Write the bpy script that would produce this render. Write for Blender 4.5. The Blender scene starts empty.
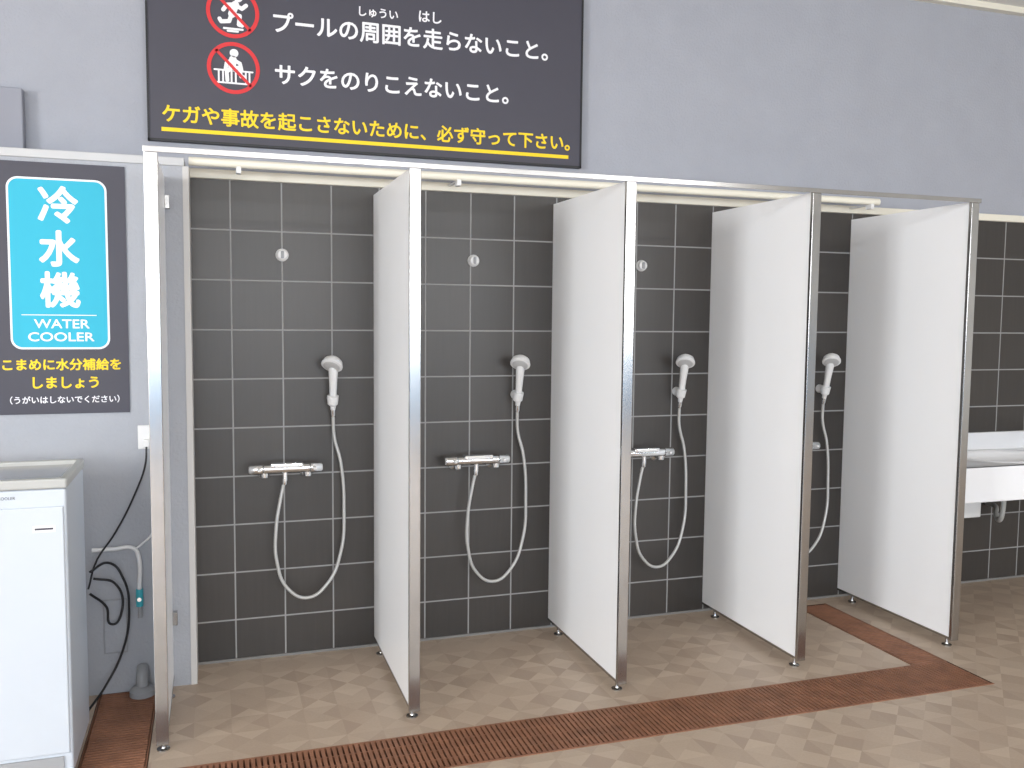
import bpy, bmesh, random
from math import *
from mathutils import Vector, Matrix
random.seed(3)
scene=bpy.context.scene
try:
    scene.view_settings.view_transform='Standard'
    scene.view_settings.look='None'
except Exception as e: print(e)

# ---------------------------------------------------------------- materials
def mat(name,col,rough=.5,metal=0.,bump=0.,bscale=200.,var=0.,vscale=5.,spec=.5,coat=0.):
    m=bpy.data.materials.new(name); m.use_nodes=True
    nt=m.node_tree; b=nt.nodes['Principled BSDF']
    b.inputs['Base Color'].default_value=(*col,1); b.inputs['Roughness'].default_value=rough
    b.inputs['Metallic'].default_value=metal
    b.inputs['Specular IOR Level'].default_value=spec
    b.inputs['Coat Weight'].default_value=coat
    tc=nt.nodes.new('ShaderNodeTexCoord')
    if var>0:
        n=nt.nodes.new('ShaderNodeTexNoise'); n.inputs['Scale'].default_value=vscale; n.inputs['Detail'].default_value=5
        nt.links.new(tc.outputs['Object'],n.inputs['Vector'])
        r=nt.nodes.new('ShaderNodeValToRGB')
        r.color_ramp.elements[0].position=.3; r.color_ramp.elements[1].position=.7
        r.color_ramp.elements[0].color=tuple(c*(1-var) for c in col)+(1,)
        r.color_ramp.elements[1].color=tuple(min(1,c*(1+var)) for c in col)+(1,)
        nt.links.new(n.outputs['Fac'],r.inputs['Fac']); nt.links.new(r.outputs['Color'],b.inputs['Base Color'])
    if bump>0:
        n=nt.nodes.new('ShaderNodeTexNoise'); n.inputs['Scale'].default_value=bscale; n.inputs['Detail'].default_value=3
        nt.links.new(tc.outputs['Object'],n.inputs['Vector'])
        bp=nt.nodes.new('ShaderNodeBump'); bp.inputs['Strength'].default_value=bump; bp.inputs['Distance'].default_value=.004
        nt.links.new(n.outputs['Fac'],bp.inputs['Height']); nt.links.new(bp.outputs['Normal'],b.inputs['Normal'])
    return m
def s2l(r,g,b):
    f=lambda c:(c/255/12.92 if c/255<=.04045 else ((c/255+.055)/1.055)**2.4)
    return (f(r),f(g),f(b))
M={}
M['wall']=mat('lilac_grey_wallpaper',s2l(158,161,170),.85,bump=.6,bscale=90,var=.03)
M['furr']=mat('pale_wallpaper',s2l(166,169,176),.85,bump=.7,bscale=70,var=.03)
M['hall']=mat('hall_wall_paint',s2l(200,200,198),.8)
M['pier']=mat('pier_paint',s2l(200,198,196),.7)
M['ledge']=mat('ledge_paint',s2l(190,191,193),.6)
M['blue']=mat('reflected_blue',s2l(95,170,232),.5)  # for the added band that the stainless edges mirror
M['base']=mat('cove_grey',s2l(128,126,124),.6)
M['ceil']=mat('ceiling_board',s2l(225,225,222),.9,bump=.3,bscale=60)
M['cream']=mat('cream_pvc',s2l(226,222,208),.4)
M['panel']=mat('white_melamine',s2l(245,246,248),.3,var=.006,vscale=2)
M['steel']=mat('brushed_stainless',(.46,.455,.45),.20,1.,var=.05,vscale=8)
M['chrome']=mat('chrome',(.8,.82,.84),.12,1.)
M['plas']=mat('white_plastic',s2l(225,225,225),.35)
M['grey']=mat('grey_plastic',s2l(150,152,155),.4)
M['spray']=mat('spray_face_grey',s2l(190,190,190),.4)
M['hose']=mat('hose_grey',s2l(190,190,188),.35,.3)
M['dark']=mat('dark_plastic',s2l(70,70,80),.5)
M['boxg']=mat('lilac_grey_matte',s2l(141,143,153),.7)
M['black']=mat('black_rubber',s2l(22,22,26),.5)
M['sign']=mat('sign_charcoal',s2l(63,62,73),.55,var=.03)
M['ink_w']=mat('print_white',s2l(232,232,236),.6)
M['ink_y']=mat('print_yellow',s2l(240,205,25),.6)
M['ink_c']=mat('print_cyan',s2l(35,170,198),.6)
M['ink_r']=mat('print_red',s2l(205,45,50),.6)
M['grate']=mat('grate_brown',s2l(138,95,72),.6,var=.2,vscale=12)
M['trench']=mat('trench_dark',s2l(74,50,40),.8)
M['cooler']=mat('cooler_enamel',s2l(190,197,206),.35,var=.01)
M['rim']=mat('cooler_rim_grey',s2l(172,173,171),.4)
M['sinkm']=mat('sink_white',s2l(232,233,236),.25)
M['cyanv']=mat('valve_cyan',s2l(60,170,185),.4)
M['alu']=mat('window_aluminium',s2l(170,172,175),.4,.6)

# tiles
def tilemat():
    m=bpy.data.materials.new('charcoal_tile'); m.use_nodes=True; nt=m.node_tree; b=nt.nodes['Principled BSDF']
    N=nt.nodes.new; L=nt.links.new
    tc=N('ShaderNodeTexCoord'); sp=N('ShaderNodeSeparateXYZ'); L(tc.outputs['Object'],sp.inputs[0])
    def cell(sock,off):
        a=N('ShaderNodeMath'); a.operation='SUBTRACT'; L(sock,a.inputs[0]); a.inputs[1].default_value=off
        d=N('ShaderNodeMath'); d.operation='DIVIDE'; L(a.outputs[0],d.inputs[0]); d.inputs[1].default_value=.2
        f=N('ShaderNodeMath'); f.operation='FLOOR'; L(d.outputs[0],f.inputs[0])
        r=N('ShaderNodeMath'); r.operation='FRACT'; L(d.outputs[0],r.inputs[0])
        s=N('ShaderNodeMath'); s.operation='SUBTRACT'; L(r.outputs[0],s.inputs[0]); s.inputs[1].default_value=.5
        ab=N('ShaderNodeMath'); ab.operation='ABSOLUTE'; L(s.outputs[0],ab.inputs[0])
        return f.outputs[0],ab.outputs[0]
    fx,ax=cell(sp.outputs['X'],0.0); fz,az=cell(sp.outputs['Z'],-.026)
    mx=N('ShaderNodeMath'); mx.operation='MAXIMUM'; L(ax,mx.inputs[0]); L(az,mx.inputs[1])
    mr=N('ShaderNodeMapRange'); L(mx.outputs[0],mr.inputs[0]); mr.inputs[1].default_value=.481; mr.inputs[2].default_value=.488
    cb=N('ShaderNodeCombineXYZ'); L(fx,cb.inputs[0]); L(fz,cb.inputs[1])
    wn=N('ShaderNodeTexWhiteNoise'); wn.noise_dimensions='3D'; L(cb.outputs[0],wn.inputs['Vector'])
    mp=N('ShaderNodeMapping'); mp.inputs['Scale'].default_value=(70,1,4); L(tc.outputs['Object'],mp.inputs[0])
    ns=N('ShaderNodeTexNoise'); ns.inputs['Scale'].default_value=1; ns.inputs['Detail'].default_value=4; L(mp.outputs[0],ns.inputs['Vector'])
    ad=N('ShaderNodeMath'); ad.operation='ADD'; L(wn.outputs['Value'],ad.inputs[0]); L(ns.outputs['Fac'],ad.inputs[1])
    r=N('ShaderNodeValToRGB'); m2=N('ShaderNodeMath'); m2.operation='MULTIPLY'; m2.inputs[1].default_value=.5
    L(ad.outputs[0],m2.inputs[0]); L(m2.outputs[0],r.inputs['Fac'])
    r.color_ramp.elements[0].color=(*s2l(48,45,43),1); r.color_ramp.elements[1].color=(*s2l(68,64,61),1)
    mix=N('ShaderNodeMix'); mix.data_type='RGBA'; L(mr.outputs[0],mix.inputs[0]); L(r.outputs['Color'],mix.inputs[6]); mix.inputs[7].default_value=(*s2l(152,152,152),1)
    L(mix.outputs[2],b.inputs['Base Color'])
    rr=N('ShaderNodeMapRange'); L(mr.outputs[0],rr.inputs[0]); rr.inputs[3].default_value=.38; rr.inputs[4].default_value=.9; L(rr.outputs[0],b.inputs['Roughness'])
    bp=N('ShaderNodeBump'); bp.invert=True; bp.inputs['Strength'].default_value=.5; bp.inputs['Distance'].default_value=.002; L(mr.outputs[0],bp.inputs['Height']); L(bp.outputs[0],b.inputs['Normal'])
    return m
M['tile']=tilemat()
def floormat():
    m=bpy.data.materials.new('beige_pyramid_vinyl'); m.use_nodes=True; nt=m.node_tree; b=nt.nodes['Principled BSDF']
    N=nt.nodes.new; L=nt.links.new
    def math(op,a,bb=None):
        n=N('ShaderNodeMath'); n.operation=op
        for i,v in enumerate((a,bb)):
            if v is None: continue
            if isinstance(v,(int,float)): n.inputs[i].default_value=v
            else: L(v,n.inputs[i])
        return n.outputs[0]
    tc=N('ShaderNodeTexCoord'); sp=N('ShaderNodeSeparateXYZ'); L(tc.outputs['Object'],sp.inputs[0])
    S=.125
    X=math('DIVIDE',math('ADD',sp.outputs['X'],20.03),S); Y=math('DIVIDE',math('ADD',sp.outputs['Y'],20.05),S)
    cx=math('FLOOR',X); cy=math('FLOOR',Y); fx=math('FRACT',X); fy=math('FRACT',Y)
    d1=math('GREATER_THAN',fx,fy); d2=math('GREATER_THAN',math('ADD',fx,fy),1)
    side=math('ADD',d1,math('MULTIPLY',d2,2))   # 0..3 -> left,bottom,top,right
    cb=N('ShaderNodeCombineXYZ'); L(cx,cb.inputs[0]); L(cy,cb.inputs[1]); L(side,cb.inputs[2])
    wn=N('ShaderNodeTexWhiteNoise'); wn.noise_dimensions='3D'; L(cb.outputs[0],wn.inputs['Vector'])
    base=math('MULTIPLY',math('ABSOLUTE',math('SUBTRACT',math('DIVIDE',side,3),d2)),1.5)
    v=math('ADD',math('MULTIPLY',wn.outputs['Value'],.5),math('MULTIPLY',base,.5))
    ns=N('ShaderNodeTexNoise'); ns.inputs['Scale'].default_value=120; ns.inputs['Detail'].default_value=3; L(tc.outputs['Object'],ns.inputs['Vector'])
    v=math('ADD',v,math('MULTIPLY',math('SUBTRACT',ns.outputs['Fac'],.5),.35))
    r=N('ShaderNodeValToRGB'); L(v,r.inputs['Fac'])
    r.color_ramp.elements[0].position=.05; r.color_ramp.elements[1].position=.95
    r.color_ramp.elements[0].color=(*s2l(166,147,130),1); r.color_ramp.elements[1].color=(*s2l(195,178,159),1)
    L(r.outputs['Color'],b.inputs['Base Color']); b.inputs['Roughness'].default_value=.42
    bp=N('ShaderNodeBump'); bp.inputs['Strength'].default_value=.15; bp.inputs['Distance'].default_value=.002; L(ns.outputs['Fac'],bp.inputs['Height']); L(bp.outputs[0],b.inputs['Normal'])
    return m
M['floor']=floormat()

# ---------------------------------------------------------------- helpers
def link(o,parent=None,m=None):
    scene.collection.objects.link(o)
    if parent: o.parent=parent
    if m and o.type=='MESH' : 
        if not o.data.materials: o.data.materials.append(M[m])
    return o
def empty(name,loc=(0,0,0)):
    e=bpy.data.objects.new(name,None); e.location=loc; e.empty_display_size=.1; scene.collection.objects.link(e); return e
def box(name,x0,x1,y0,y1,z0,z1,m,parent=None,bev=0.,seg=2):
    bm=bmesh.new(); bmesh.ops.create_cube(bm,size=1)
    for v in bm.verts: v.co=Vector(((x0+x1)/2+v.co.x*(x1-x0),(y0+y1)/2+v.co.y*(y1-y0),(z0+z1)/2+v.co.z*(z1-z0)))
    if bev>0: bmesh.ops.bevel(bm,geom=bm.edges[:],offset=bev,segments=seg,affect='EDGES',profile=.5)
    me=bpy.data.meshes.new(name); bm.to_mesh(me); bm.free()
    return link(bpy.data.objects.new(name,me),parent,m)
def lathe(name,prof,p0,d,m,parent=None,n=28):
    """prof list of (dist along d, radius)"""
    d=Vector(d).normalized(); q=Vector((0,0,1)).rotation_difference(d).to_matrix()
    bm=bmesh.new(); rings=[]
    for t,r in prof:
        rings.append([bm.verts.new(Vector(p0)+q@Vector((r*cos(2*pi*i/n),r*sin(2*pi*i/n),t))) for i in range(n)])
    for a,b in zip(rings,rings[1:]):
        for i in range(n): bm.faces.new((a[i],a[(i+1)%n],b[(i+1)%n],b[i]))
    bm.faces.new(rings[0][::-1]); bm.faces.new(rings[-1])
    for f in bm.faces: f.smooth=len(f.verts)==4
    me=bpy.data.meshes.new(name); bm.to_mesh(me); bm.free()
    me.set_sharp_from_angle(angle=radians(40))
    return link(bpy.data.objects.new(name,me),parent,m)
def cyl(name,a,b,r,m,parent=None,r2=None,n=24):
    a=Vector(a); b=Vector(b); L=(b-a).length
    return lathe(name,[(0,r),(L,r if r2 is None else r2)],a,b-a,m,parent,n)
def tube(name,pts,r,m,parent=None):
    cu=bpy.data.curves.new(name,'CURVE'); cu.dimensions='3D'; cu.bevel_depth=r; cu.bevel_resolution=4; cu.resolution_u=14; cu.use_fill_caps=True
    s=cu.splines.new('BEZIER'); s.bezier_points.add(len(pts)-1)
    for bp,p in zip(s.bezier_points,pts):
        bp.co=p; bp.handle_left_type=bp.handle_right_type='AUTO'
    t=bpy.data.objects.new(name+'_c',cu); scene.collection.objects.link(t)
    dg=bpy.context.evaluated_depsgraph_get(); me=bpy.data.meshes.new_from_object(t.evaluated_get(dg)); me.name=name
    bpy.data.objects.remove(t); bpy.data.curves.remove(cu)
    me.materials.clear()
    for p in me.polygons: p.use_smooth=True
    return link(bpy.data.objects.new(name,me),parent,m)
def poly(name,pts,y,m,parent=None,th=.0008):
    bm=bmesh.new(); f=bm.faces.new([bm.verts.new((x,y,z)) for x,z in pts])
    ex=bmesh.ops.extrude_face_region(bm,geom=[f]); 
    for v in [g for g in ex['geom'] if isinstance(g,bmesh.types.BMVert)]: v.co.y+=th
    bmesh.ops.recalc_face_normals(bm,faces=bm.faces[:])
    me=bpy.data.meshes.new(name); bm.to_mesh(me); bm.free()
    return link(bpy.data.objects.new(name,me),parent,m)
def rrect(x0,x1,z0,z1,r,n=8):
    P=[]
    for cx,cz,a0 in ((x1-r,z1-r,0),(x0+r,z1-r,90),(x0+r,z0+r,180),(x1-r,z0+r,270)):
        for i in range(n+1):
            a=radians(a0+90*i/n); P.append((cx+r*cos(a),cz+r*sin(a)))
    return P
def strokes(name,segs,w,y,m,parent):
    bm=bmesh.new()
    for k,(a,b) in enumerate(segs):
        a=Vector(a); b=Vector(b); d=(b-a); d.normalize()
        ang=atan2(d.y,d.x); pts=[]
        for i in range(9): t=ang+pi/2+pi*i/8; pts.append(a+Vector((cos(t),sin(t)))*w/2)
        for i in range(9): t=ang-pi/2+pi*i/8; pts.append(b+Vector((cos(t),sin(t)))*w/2)
        bm.faces.new([bm.verts.new((p.x,y-.00003*k,p.y)) for p in pts])
    me=bpy.data.meshes.new(name); bm.to_mesh(me); bm.free()
    return link(bpy.data.objects.new(name,me),parent,m)
def text(name,s,x0,x1,zc,y,m,parent,h=None,bold=.022):
    """flat lettering; boldened by overlaying slightly shifted copies of the glyph outlines"""
    cu=bpy.data.curves.new(name,'FONT'); cu.body=s; cu.size=1; cu.align_x='LEFT'; cu.resolution_u=4
    t=bpy.data.objects.new(name+'_c',cu); scene.collection.objects.link(t)
    dg=bpy.context.evaluated_depsgraph_get(); me=bpy.data.meshes.new_from_object(t.evaluated_get(dg)); me.name=name
    bpy.data.objects.remove(t); bpy.data.curves.remove(cu); me.materials.clear()
    xs=[v.co.x for v in me.vertices]; ys=[v.co.y for v in me.vertices]
    if not xs: print('NO GLYPHS',s); return
    sx=(x1-x0)/(max(xs)-min(xs)); sz=sx if h is None else h/(max(ys)-min(ys))
    mx=min(xs); cy=(max(ys)+min(ys))/2
    base=[Vector((x0+(v.co.x-mx)*sx,y,zc+(v.co.y-cy)*sz)) for v in me.vertices]
    polys=[tuple(p.vertices) for p in me.polygons]; bpy.data.meshes.remove(me)
    V=[];Fc=[]; k=8 if bold>0 else 1
    for i in range(k):
        dx,dz=(cos(2*pi*i/k)*bold*sx,sin(2*pi*i/k)*bold*sx) if k>1 else (0,0)
        o=len(V); V+=[c+Vector((dx,-.00003*i,dz)) for c in base]; Fc+=[tuple(a+o for a in p) for p in polys]
    me=bpy.data.meshes.new(name); me.from_pydata(V,[],Fc); me.update()
    return link(bpy.data.objects.new(name,me),parent,m)

# ---------------------------------------------------------------- room
XL,XR,YF,ZC=-6.,8.,-9.,3.09
box('wall_back',XL,XR,.012,.16,0,ZC,'wall')
box('wall_tiled',-.165,XR,0,.012,0,1.972,'tile')
box('trim_1',-.165,XR,-.018,.012,1.972,2.008,'cream',bev=.003)
box('wall_left_furring',XL,-.17,-.2,.012,0,1.985,'furr')
box('trim_2',XL,-.165,-.208,.012,1.985,2.015,'ledge',bev=.003)
box('trim_3',-.172,-.15,-.203,-.0,0,1.985,'pier')
box('trim_4',XL,XR,-.03,.012,ZC-.03,ZC,'cream')
box('trim_5',-.15,XR,-.006,.0,0,.010,'base')
box('ceiling',XL,XR,YF,.16,ZC,ZC+.1,'ceil')
# floor with trench
tx0,tx1,tx2,tx3=-.5,-.29,2.68,2.86
ty0,ty1=-1.125,-.872
xs=[XL,tx0,tx1,tx2,tx3,XR]; ys=[YF,ty0,ty1,-.2,-.08,.012]
def intr(i,j):
    if not (0<=i<5 and 0<=j<5): return False
    x=(xs[i]+xs[i+1])/2; y=(ys[j]+ys[j+1])/2
    if ty0<y<ty1 and tx0<x<tx3: return True
    if tx0<x<tx1 and ty0<y<-.2: return True
    if tx2<x<tx3 and ty0<y<-.08: return True
    return False
bmf=bmesh.new(); bmt=bmesh.new(); D=-.05
for i in range(5):
    for j in range(5):
        c=[(xs[i],ys[j]),(xs[i+1],ys[j]),(xs[i+1],ys[j+1]),(xs[i],ys[j+1])]
        if not intr(i,j): bmf.faces.new([bmf.verts.new((*p,0)) for p in c])
        else:
            bmt.faces.new([bmt.verts.new((*p,D)) for p in c])
            for k,(di,dj) in enumerate(((0,-1),(1,0),(0,1),(-1,0))):
                if not intr(i+di,j+dj):
                    a,b=c[k],c[(k+1)%4]
                    bmt.faces.new([bmt.verts.new(q) for q in ((*a,0),(*b,0),(*b,D),(*a,D))])
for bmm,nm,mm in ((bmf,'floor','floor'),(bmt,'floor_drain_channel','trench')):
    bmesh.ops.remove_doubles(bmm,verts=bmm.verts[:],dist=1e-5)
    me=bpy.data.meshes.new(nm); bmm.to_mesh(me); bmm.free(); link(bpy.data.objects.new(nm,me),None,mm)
# grating
bm=bmesh.new()
def addbox(bm,x0,x1,y0,y1,z0,z1):
    r=bmesh.ops.create_cube(bm,size=1)
    for v in r['verts']: v.co=Vector(((x0+x1)/2+v.co.x*(x1-x0),(y0+y1)/2+v.co.y*(y1-y0),(z0+z1)/2+v.co.z*(z1-z0)))
P=.0185; w=.0120; T=.002
x=tx0+.006
while x+w<tx3-.003:
    addbox(bm,x,x+w,ty0+.008,ty1-.008,-.018,T); x+=P
y=ty1+.004
while y+w<-.2: addbox(bm,tx0+.006,tx1-.006,y,y+w,-.018,T); y+=P
y=ty1+.004
while y+w<-.08: addbox(bm,tx2+.006,tx3-.006,y,y+w,-.018,T); y+=P
for k in range(5):
    yy=ty0+.005+k*((ty1-ty0-.01)/4); addbox(bm,tx0+.003,tx3-.003,yy-.004,yy+.004,-.03,-.001 if 0<k<4 else T)
for (a,b,y1) in ((tx0,tx1,-.2),(tx2,tx3,-.08)):
    for k in range(4):
        xx=a+.007+k*((b-a-.014)/3); addbox(bm,xx-.004,xx+.004,ty1+.002,y1-.004,-.03,-.001 if 0<k<3 else T)
me=bpy.data.meshes.new('drain_grating'); bm.to_mesh(me); bm.free(); link(bpy.data.objects.new('drain_grating',me),None,'grate')

# side / front walls with windows
WY0,WY1,WZ0,WZ1=-6.7,-5.0,1.3,2.95
e=empty('wall_left')
a,b=XL-.2,XL
box('pier_0',a,b,YF,WY0,0,ZC,'hall',e); box('pier_1',a,b,WY1,.16,0,ZC,'hall',e)
box('sill',a,b,WY0,WY1,0,WZ0,'hall',e); box('head',a,b,WY0,WY1,WZ1,ZC,'hall',e)
box('wall_right',XR,XR+.15,YF,.16,0,ZC,'hall')
e=empty('wall_front')
FX0,FX1,FZ0,FZ1=-5.,6.,1.25,2.6
box('pier_0',XL,FX0,YF-.2,YF,0,ZC,'hall',e); box('pier_1',FX1,XR,YF-.2,YF,0,ZC,'hall',e)
box('sill',FX0,FX1,YF-.2,YF,0,FZ0,'hall',e); box('head',FX0,FX1,YF-.2,YF,FZ1,ZC,'hall',e)
box('added_blue_reflector',XL,XR,YF,YF+.02,.15,FZ0,'blue',e)  # unseen blue band, added to tint reflections in the steel edges
w1=empty('window_1')
for i in range(9):
    xx=FX0+i*(FX1-FX0)/8; box('mullion_%d'%i,max(FX0,xx-.03),min(FX1,xx+.03),YF-.12,YF-.06,FZ0,FZ1,'alu',w1)
w2=empty('window_2')
for i in range(3):
    yy=WY0+i*(WY1-WY0)/2; box('mullion_%d'%i,XL-.13,XL-.07,max(WY0,yy-.03),min(WY1,yy+.03),WZ0,WZ1,'alu',w2)

# ---------------------------------------------------------------- partitions
H=1.944; G=.042; FR=-.77
PX=[-.248,.588,1.397,2.208,3.006]
for i,px in enumerate(PX):
    back=-.2 if i==0 else 0.
    e=empty('shower_partition',(px,0,0))
    t=.013
    box('board',-t,t,FR+.004,back,G,H-.002,'panel',e,.001)
    box('edge_channel',-.020,.020,FR,FR+.016,G-.008,H,'steel',e,.002)
    box('bottom_channel',-t-.002,t+.002,FR+.016,back,G-.006,G+.004,'steel',e)
    for k,fy in enumerate((FR+.045,back-.10)):
        lathe('foot_%d'%k,[(0,.021),(.004,.021),(.007,.009),(.012,.007),(G,.007)],(0,fy,0),(0,0,1),'steel',e)
    box('wall_bracket_top',t,t+.018,back-.03,back,H-.12,H-.07,'steel',e,.002)
    box('wall_bracket_low',t,t+.018,back-.03,back,.25,.30,'steel',e,.002)
    lathe('screw_cap',[(0,.006),(.002,.006)],(t,FR+.05,.17),(1,0,0),'steel',e)
e=empty('partition_top_rail')
box('rail_front',-.270,3.03,FR-.006,FR-.002,H-.006,H+.012,'steel',e,.001)
box('rail_top',-.270,3.03,FR-.002,FR+.03,H,H+.010,'steel',e,.001)
e=empty('curtain_rail')
cyl('rod',(-.15,-.16,2.012),(3.02,-.16,2.012),.016,'cream',e)
for i,bx in enumerate((.03,.9,1.7,2.5,2.97)):
    box('bracket_%d'%i,bx-.008,bx+.008,-.165,-.018,1.992,1.998,'plas',e); box('hanger_%d'%i,bx-.009,bx+.009,-.18,-.14,1.975,2.0,'plas',e,.002)

# ---------------------------------------------------------------- showers
def shower(ox):
    e=empty('wall_hook_knob',(ox,-.001,0))
    lathe('rosette',[(0,.026),(.006,.026),(.01,.022),(.022,.021),(.026,.017)],(.2,0,1.68),(0,-1,0),'plas',e)
    box('slot',.194,.206,-.034,-.02,1.665,1.695,'grey',e,.003)
    e=empty('shower_set',(ox,-.002,0))
    zc=.812; yc=-.075
    cyl('mixer_body',(.115,yc,zc),(.295,yc,zc),.019,'chrome',e)
    box('body_cover',.14,.27,yc-.024,yc+.02,zc+.004,zc+.024,'chrome',e,.006,3)
    box('label',.155,.255,yc-.0255,yc-.023,zc+.008,zc+.018,'plas',e,.001)
    for nm,x0,x1,c in (('temperature_handle',.115,.055,'chrome'),('flow_handle',.295,.348,'chrome')):
        L=abs(x1-x0); s=1 if x1>x0 else -1
        lathe(nm,[(0,.019),(.003,.015),(.006,.022),(L-.006,.021),(L,.017)],(x0,yc,zc),(s,0,0),c,e)
        box(nm+'_lever',x0+s*.02-.006,x0+s*.02+.006,yc-.045,yc-.015,zc-.004,zc+.008,'plas',e,.003)
        box(nm+'_ring',x0+s*.006-.002,x0+s*.006+.002,yc-.0235,yc+.0235,zc-.004,zc+.004,'grey',e)
    for k,lx in enumerate((.118,.290)):
        lathe('inlet_leg_%d'%k,[(0,.029),(.006,.029),(.014,.022),(.02,.014),(.055,.014)],(lx,0,zc-.022),(0,-1,0),'chrome',e)
        lathe('inlet_elbow_%d'%k,[(0,.016),(.012,.018),(.03,.018),(.034,.012)],(lx,yc+.012,zc-.036),(0,0,1),'chrome',e)
    cyl('outlet',(.198,yc,zc-.01),(.198,yc,zc-.05),.011,'chrome',e)
    hx=.395
    lathe('hook_base',[(0,.021),(.008,.021),(.014,.017),(.03,.016)],(hx+.003,0,1.09),(0,-1,0),'plas',e)
    lathe('hook_cup',[(0,.014),(.006,.021),(.042,.024),(.044,.017)],(hx,-.048,1.063),(0,-.25,1),'plas',e)
    d=Vector((-.02,-.24,1)).normalized(); p=Vector((hx+.002,-.044,1.045))
    lathe('handle',[(0,.010),(.02,.0125),(.06,.0145),(.12,.0165),(.17,.0195),(.20,.021),(.222,.017)],p,d,'plas',e)
    hp=p+d*.210
    n=Vector((-.30,-.50,-.74)).normalized()
    lathe('shower_head',[(-.030,.010),(-.026,.024),(-.014,.038),(.004,.044),(.010,.044),(.013,.040)],hp+n*.014,n,'plas',e,36)
    lathe('spray_face',[(.0,.034),(.0145,.034),(.0155,.031)],hp+n*.014,n,'spray',e,36)
    lathe('hose_nut',[(0,.008),(.006,.0105),(.03,.0105)],p-d*.03,d,'chrome',e)
    s=p-d*.028
    pts=[s,s+Vector((.006,.008,-.09)),(hx+.034,-.035,.82),(hx+.046,-.04,.63),(hx+.030,-.05,.44),(.365,-.06,.31),(.285,-.068,.263),(.205,-.072,.31),(.162,-.075,.43),(.160,-.076,.56),(.180,-.075,.69),(.198,-.075,.77)]
    tube('hose',[Vector(q) for q in pts],.0070,'hose',e)
    lathe('hose_end',[(0,.0085),(.004,.011),(.026,.011)],(.196,-.075,.745),(.03,0,1),'chrome',e)
for k in range(4): shower(.812*k)

# ---------------------------------------------------------------- rules sign
e=empty('pool_rules_sign',(0,0,0))
box('board',-.295,1.502,-.018,.012,2.112,3.03,'sign',e)
for nm,a in (('frame_bottom',(-.300,1.507,-.022,.012,2.106,2.114)),('frame_right',(1.5,1.507,-.022,.012,2.106,3.035)),('frame_left',(-.300,-.293,-.022,.012,2.106,3.035)),('frame_top',(-.300,1.507,-.022,.012,3.028,3.035))):
    box(nm,*a,'black',e)
Y=-.0192
text('row_swim','飛びこまないこと。',.35,1.075,2.842,Y,'ink_w',e)
text('row_run','プールの周囲を走らないこと。',.175,1.340,2.600,Y,'ink_w',e)
text('furigana_shuui','しゅうい',.515,.675,2.680,Y,'ink_w',e)
text('furigana_hashi','はし',.765,.860,2.688,Y,'ink_w',e)
text('row_fence','サクをのりこえないこと。',.18,1.160,2.398,Y,'ink_w',e)
text('row_warning','ケガや事故を起こさないために、必ず守って下さい。',-.245,1.45,2.212,Y,'ink_y',e)
box('underline',-.25,1.445,Y-.0004,Y+.002,2.143,2.158,'ink_y',e)
def ring(nm,cx,cz,ro,ri,y,m,par):
    bm=bmesh.new(); n=48; A=[];B=[]
    for i in range(n):
        a=2*pi*i/n; A.append(bm.verts.new((cx+ro*cos(a),y,cz+ro*sin(a)))); B.append(bm.verts.new((cx+ri*cos(a),y,cz+ri*sin(a))))
    for i in range(n): bm.faces.new((A[i],A[(i+1)%n],B[(i+1)%n],B[i]))
    me=bpy.data.meshes.new(nm); bm.to_mesh(me); bm.free(); link(bpy.data.objects.new(nm,me),par,m)
for k,(cx,cz) in enumerate(((.02,2.845),(.02,2.620),(.02,2.405))):
    R=.100
    def q(*pp): return [((cx+a*R,cz+b*R),(cx+c*R,cz+d*R)) for a,b,c,d in pp]
    if k==1:
        strokes('runner_torso',q((.10,.30,-.04,-.08)),.028,Y,'ink_w',e)
        strokes('runner_limbs',q((.10,.28,.34,.16),(.34,.16,.50,.30),(.06,.30,-.22,.26),(-.22,.26,-.36,.06),(-.02,-.08,.26,-.12),(.26,-.12,.22,-.46),(.22,-.46,.34,-.48),(-.05,-.08,-.14,-.36),(-.14,-.36,-.44,-.40),(-.44,-.40,-.50,-.30)),.0155,Y-.0003,'ink_w',e)
        strokes('runner_head',q((.20,.56,.21,.56)),.032,Y,'ink_w',e)
        strokes('puddle',q((-.34,-.64,.36,-.64),(-.2,-.73,.18,-.73)),.008,Y,'ink_w',e)
    else:
        strokes('climber_torso',q((-.02,.34,-.06,.02)),.028,Y,'ink_w',e)
        strokes('climber_limbs',q((0,.32,.24,.20),(.24,.20,.30,-.06),(-.04,.32,-.26,.18),(-.26,.18,-.30,-.06),(-.04,.0,.22,.04),(.22,.04,.28,-.30),(.28,-.30,.38,-.31),(-.08,.0,-.26,-.16),(-.26,-.16,-.24,-.48)),.0145,Y-.0003,'ink_w',e)
        strokes('climber_head',q((.02,.58,.03,.58)),.032,Y,'ink_w',e)
        strokes('fence',q((-.72,-.10,.72,-.10),(-.60,-.58,.60,-.58),(-.56,-.10,-.56,-.58),(-.40,-.10,-.40,-.58),(-.08,-.10,-.08,-.58),(.08,-.10,.08,-.58),(.46,-.10,.46,-.58),(.60,-.10,.60,-.50)),.0065,Y,'ink_w',e)
    ring('prohibition_ring_%d'%k,cx,cz,R,R*.85,Y-.0012,'ink_r',e)
    strokes('prohibition_bar_%d'%k,q((-.62,.62,.62,-.62)),.012,Y-.0012,'ink_r',e)

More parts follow.
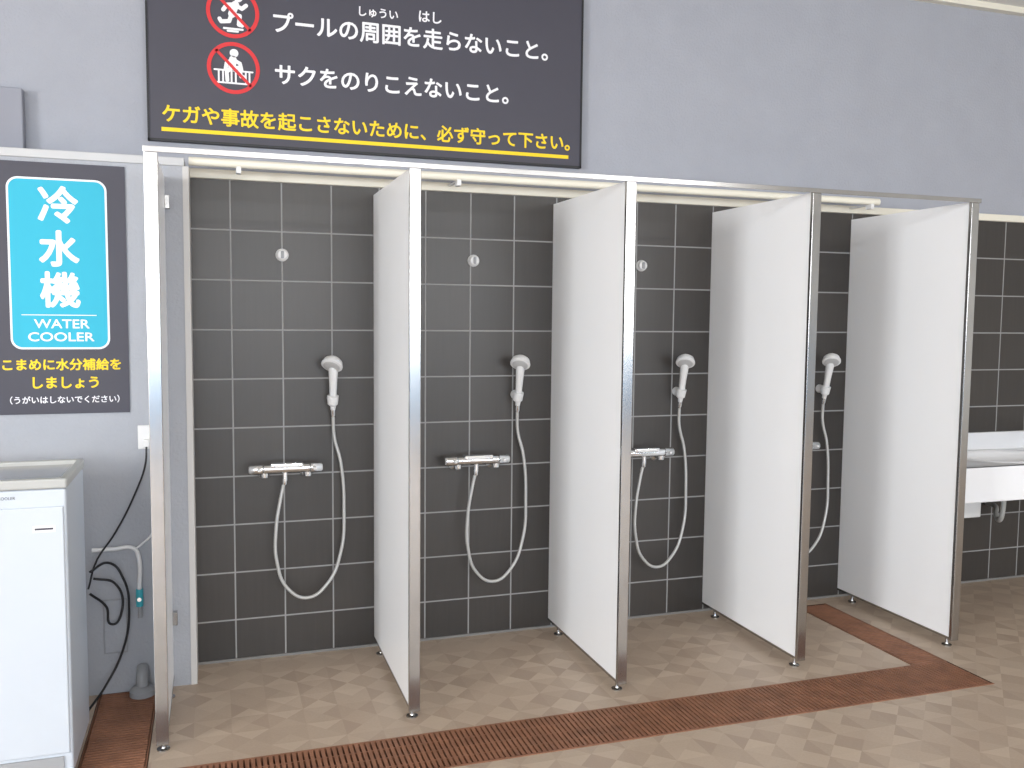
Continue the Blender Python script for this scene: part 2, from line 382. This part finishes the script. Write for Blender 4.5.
# ---------------------------------------------------------------- water cooler poster
e=empty('water_cooler_poster')
box('board',-.80,-.370,-.206,-.2,1.070,1.970,'sign',e)
Y=-.2066
poly('plate_border',rrect(-.757,-.432,1.305,1.916,.038),Y,'ink_w',e,.0005)
poly('plate',rrect(-.750,-.439,1.312,1.909,.032),Y-.0006,'ink_c',e,.0005)
YT=Y-.0012
text('kanji_1','冷',-.655,-.53,1.823,YT,'ink_w',e,bold=.03)
text('kanji_2','水',-.655,-.53,1.667,YT,'ink_w',e,bold=.03)
text('kanji_3','機',-.655,-.53,1.520,YT,'ink_w',e,bold=.03)
box('divider',-.72,-.475,YT,YT+.0008,1.427,1.430,'ink_w',e)
text('label_water','WATER',-.68,-.50,1.397,YT,'ink_w',e,h=.031,bold=.015)
text('label_cooler','COOLER',-.70,-.485,1.350,YT,'ink_w',e,h=.031,bold=.015)
text('yellow_1','こまめに水分補給を',-.785,-.398,1.250,Y,'ink_y',e,bold=.028)
text('yellow_2','しましょう',-.69,-.475,1.184,Y,'ink_y',e,bold=.028)
text('small_note','（うがいはしないでください）',-.765,-.405,1.122,Y,'ink_w',e,bold=.02)

# ---------------------------------------------------------------- water cooler
cx1=-.492; cx0=-.98; yf=-.88; yb=-.50; zt=.947
e=empty('water_cooler',(0,0,0))
box('cabinet',cx0,cx1-.004,yf+.008,yb,.03,zt-.032,'cooler',e,.008,3)
box('base',cx0+.02,cx1-.02,yf+.03,yb-.02,0,.035,'dark',e)
box('door',cx0+.01,cx1-.012,yf,yf+.012,.10,zt-.085,'cooler',e,.004,3)
box('kick_grille',cx0+.03,cx1-.03,yf+.002,yf+.01,.04,.09,'grey',e)
b=.022
box('rim_front',cx0-.004,cx1,yf-.004,yf+b,zt-.03,zt,'rim',e,.006,3); box('rim_back',cx0-.004,cx1,yb-b,yb+.004,zt-.03,zt,'rim',e,.006,3)
box('rim_right',cx1-b,cx1+.001,yf,yb,zt-.03,zt,'rim',e,.006,3); box('rim_left',cx0-.005,cx0+b,yf,yb,zt-.03,zt,'rim',e,.006,3)
box('basin_tray',cx0+b-.004,cx1-b+.004,yf+b-.004,yb-b+.004,zt-.028,zt-.014,'steel',e,.003)
lathe('drain',[(0,.03),(.003,.03),(.004,.02)],(cx0+.24,yf+.2,zt-.014),(0,0,1),'chrome',e)
lathe('bubbler',[(0,.018),(.03,.016),(.05,.012),(.06,.02),(.075,.014)],(cx0+.08,yf+.3,zt-.014),(0,0,1),'chrome',e)
text('brand_mark','WATER COOLER',cx1-.23,cx1-.14,zt-.055,yf+.0070,'dark',e,h=.009,bold=0)
box('sticker_back',cx1-.095,cx1-.035,yf-.0005,yf+.002,zt-.160,zt-.140,'ink_w',e)
box('sticker',cx1-.09,cx1-.04,yf-.0009,yf+.002,zt-.153,zt-.147,'dark',e)

# outlet, cables, pipe
e=empty('power_outlet'); box('plate',-.345,-.285,-.208,-.2,.93,1.02,'plas',e,.003); box('plug',-.325,-.303,-.236,-.207,.94,.968,'plas',e,.004)
tube('cord',[Vector(v) for v in ((-.314,-.232,.942),(-.318,-.24,.88),(-.36,-.235,.76),(-.43,-.23,.62),(-.49,-.25,.53),(-.51,-.34,.45))],.0035,'black',e)
e=empty('coiled_cable')
tube('cable_1',[Vector(v) for v in ((-.51,-.3,.50),(-.45,-.262,.52),(-.40,-.255,.45),(-.385,-.25,.33),(-.41,-.25,.18),(-.47,-.28,.06),(-.52,-.36,.008))],.0045,'black',e)
tube('cable_2',[Vector(v) for v in ((-.51,-.3,.42),(-.46,-.275,.36),(-.44,-.27,.29),(-.41,-.26,.33),(-.43,-.26,.44),(-.50,-.28,.47))],.0045,'black',e)
e=empty('water_supply_pipe')
tube('pipe',[Vector(v) for v in ((-.51,-.22,.56),(-.44,-.22,.56),(-.365,-.22,.556),(-.352,-.22,.53),(-.35,-.22,.40))],.008,'plas',e)
tube('branch',[Vector(v) for v in ((-.36,-.22,.556),(-.34,-.215,.57),(-.30,-.21,.61),(-.285,-.206,.67))],.004,'plas',e)
cyl('valve',(-.35,-.22,.40),(-.35,-.22,.335),.013,'cyanv',e); cyl('valve_stem',(-.35,-.2,.365),(-.35,-.24,.365),.008,'chrome',e); cyl('hose_tail',(-.35,-.22,.335),(-.35,-.22,.29),.008,'grey',e)
e=empty('wall_access_plate'); box('plate',-.475,-.40,-.206,-.2,.16,.36,'furr',e,.002); box('plate_frame',-.48,-.395,-.203,-.2,.155,.365,'grey',e)
e=empty('floor_pipe_cap'); lathe('cap',[(0,.045),(.02,.045),(.03,.035),(.036,.02)],(-.345,-.252,.003),(0,0,1),'grey',e); tube('stub',[Vector(v) for v in ((-.345,-.252,.03),(-.345,-.245,.07),(-.345,-.203,.09))],.022,'grey',e)

# low-profile grey block on the upper wall, far left, standing on the ledge
e=empty('wall_grey_block'); box('cabinet',-1.1,-.725,-.04,.012,2.016,2.26,'boxg',e,.006,3)

# ---------------------------------------------------------------- wash basin right
e=empty('wash_basin')
sx0,sx1=3.12,4.9; yf=-.5
z0,z1=.572,.742
box('front_apron',sx0,sx1,yf,yf+.03,z0,z1,'sinkm',e,.006,3)
box('side_apron_left',sx0,sx0+.03,yf+.01,0,z0,z1,'sinkm',e,.004); box('side_apron_right',sx1-.03,sx1,yf+.01,0,z0,z1,'sinkm',e,.004)
box('backsplash',sx0,sx1,-.025,-.001,z1-.02,.835,'sinkm',e,.005,3)
def basin_top():
    bm=bmesh.new(); n=48; cx,cy=3.80,-.255; a,b=.27,.185
    prof=[(1.08,0),(1.06,.006),(1,.004),(.96,-.012),(.9,-.05),(.75,-.09),(.45,-.11),(.08,-.115)]
    rings=[[bm.verts.new((cx+a*s*cos(2*pi*i/n),cy+b*s*sin(2*pi*i/n),z1+dz)) for i in range(n)] for s,dz in prof]
    for r0,r1 in zip(rings,rings[1:]):
        for i in range(n): f=bm.faces.new((r0[i],r0[(i+1)%n],r1[(i+1)%n],r1[i])); f.smooth=True
    bm.faces.new(rings[-1])
    out=[]
    X0,X1,Y0,Y1=sx0,sx1,yf+.002,-.001
    angs=[2*pi*i/n for i in range(n)]
    for a_ in angs:
        dx,dy=cos(a_),sin(a_)
        tx=((X1-cx)/dx if dx>0 else (X0-cx)/dx) if abs(dx)>1e-6 else 1e9
        ty=((Y1-cy)/dy if dy>0 else (Y0-cy)/dy) if abs(dy)>1e-6 else 1e9
        t=min(tx,ty); out.append(bm.verts.new((cx+dx*t,cy+dy*t,z1)))
    for i in range(n): bm.faces.new((out[i],out[(i+1)%n],rings[0][(i+1)%n],rings[0][i]))
    bmesh.ops.recalc_face_normals(bm,faces=bm.faces[:])
    me=bpy.data.meshes.new('basin_top'); bm.to_mesh(me); bm.free(); link(bpy.data.objects.new('basin_top',me),e,'sinkm')
basin_top()
lathe('drain',[(0,.025),(.004,.025)],(3.80,-.255,z1-.115),(0,0,1),'chrome',e)
lathe('faucet_base',[(0,.025),(.02,.02),(.1,.016)],(4.22,-.06,z1),(0,0,1),'chrome',e)
tube('faucet_spout',[Vector(v) for v in ((4.22,-.06,z1+.09),(4.19,-.09,z1+.13),(4.12,-.17,z1+.12),(4.08,-.2,z1+.09))],.011,'chrome',e)
tube('trap',[Vector(v) for v in ((3.80,-.255,.63),(3.80,-.255,.45),(3.82,-.22,.40),(3.86,-.16,.42),(3.92,-.1,.44),(3.96,-.002,.44))],.013,'rim',e)
box('support_left',sx0+.05,sx0+.09,-.42,-.001,z0-.03,z0+.002,'steel',e)
box('pump_box',3.66,3.78,-.14,-.001,.40,.50,'plas',e,.006); cyl('box_pipe',(3.70,-.07,.30),(3.70,-.07,.41),.012,'plas',e); cyl('box_pipe_wall',(3.70,-.07,.31),(3.70,-.001,.31),.012,'plas',e)
cyl('pump_supply',(3.70,-.07,.49),(3.70,-.07,.65),.012,'chrome',e)

# ---------------------------------------------------------------- lights
def area(name,loc,rot,sx,sy,power,col,parent=None):
    l=bpy.data.lights.new(name,'AREA'); l.shape='RECTANGLE'; l.size=sx; l.size_y=sy; l.energy=power; l.color=col
    o=bpy.data.objects.new(name,l); o.location=loc; o.rotation_euler=rot; scene.collection.objects.link(o)
    if parent: o.parent=parent
    return o
area('daylight_left',(XL-.22,(WY0+WY1)/2,(WZ0+WZ1)/2),(radians(90),0,radians(-90)),WY1-WY0,WZ1-WZ0,480,(.97,.985,1))
area('daylight_front',((FX0+FX1)/2,YF-.22,(FZ0+FZ1)/2),(radians(90),0,0),FX1-FX0,FZ1-FZ0,460,(.97,.985,1))
for lx in (-2.5,1.,4.5):  # unseen ceiling fixtures, added as flat fill for the hall
    e=empty('added_fill_light')
    box('fill_housing',lx-.65,lx+.65,-6.65,-6.35,ZC-.06,ZC,'plas',e,.005)
    area('fill_area',(lx,-6.5,ZC-.065),(0,0,0),1.2,.22,70,(1,.99,.97),e)
w=bpy.data.worlds.new('sky'); scene.world=w; w.use_nodes=True
bg=w.node_tree.nodes['Background']; bg.inputs[0].default_value=(.8,.9,1,1); bg.inputs[1].default_value=1.2

# ---------------------------------------------------------------- camera
yaw,pitch,roll,f=0.3213,-0.0762,0.0098,897.19
F=Vector((sin(yaw)*cos(pitch),cos(yaw)*cos(pitch),sin(pitch))); Rr=Vector((cos(yaw),-sin(yaw),0)); U=Rr.cross(F)
R2=cos(roll)*Rr+sin(roll)*U; U2=-sin(roll)*Rr+cos(roll)*U
cam=bpy.data.cameras.new('camera'); cam.sensor_width=36; cam.sensor_fit='HORIZONTAL'; cam.lens=f*36/1024; cam.clip_start=.05
co=bpy.data.objects.new('camera',cam); scene.collection.objects.link(co)
mm=Matrix((( R2.x,U2.x,-F.x,-.0705),(R2.y,U2.y,-F.y,-3.8072),(R2.z,U2.z,-F.z,1.443),(0,0,0,1)))
co.matrix_world=mm
scene.camera=co
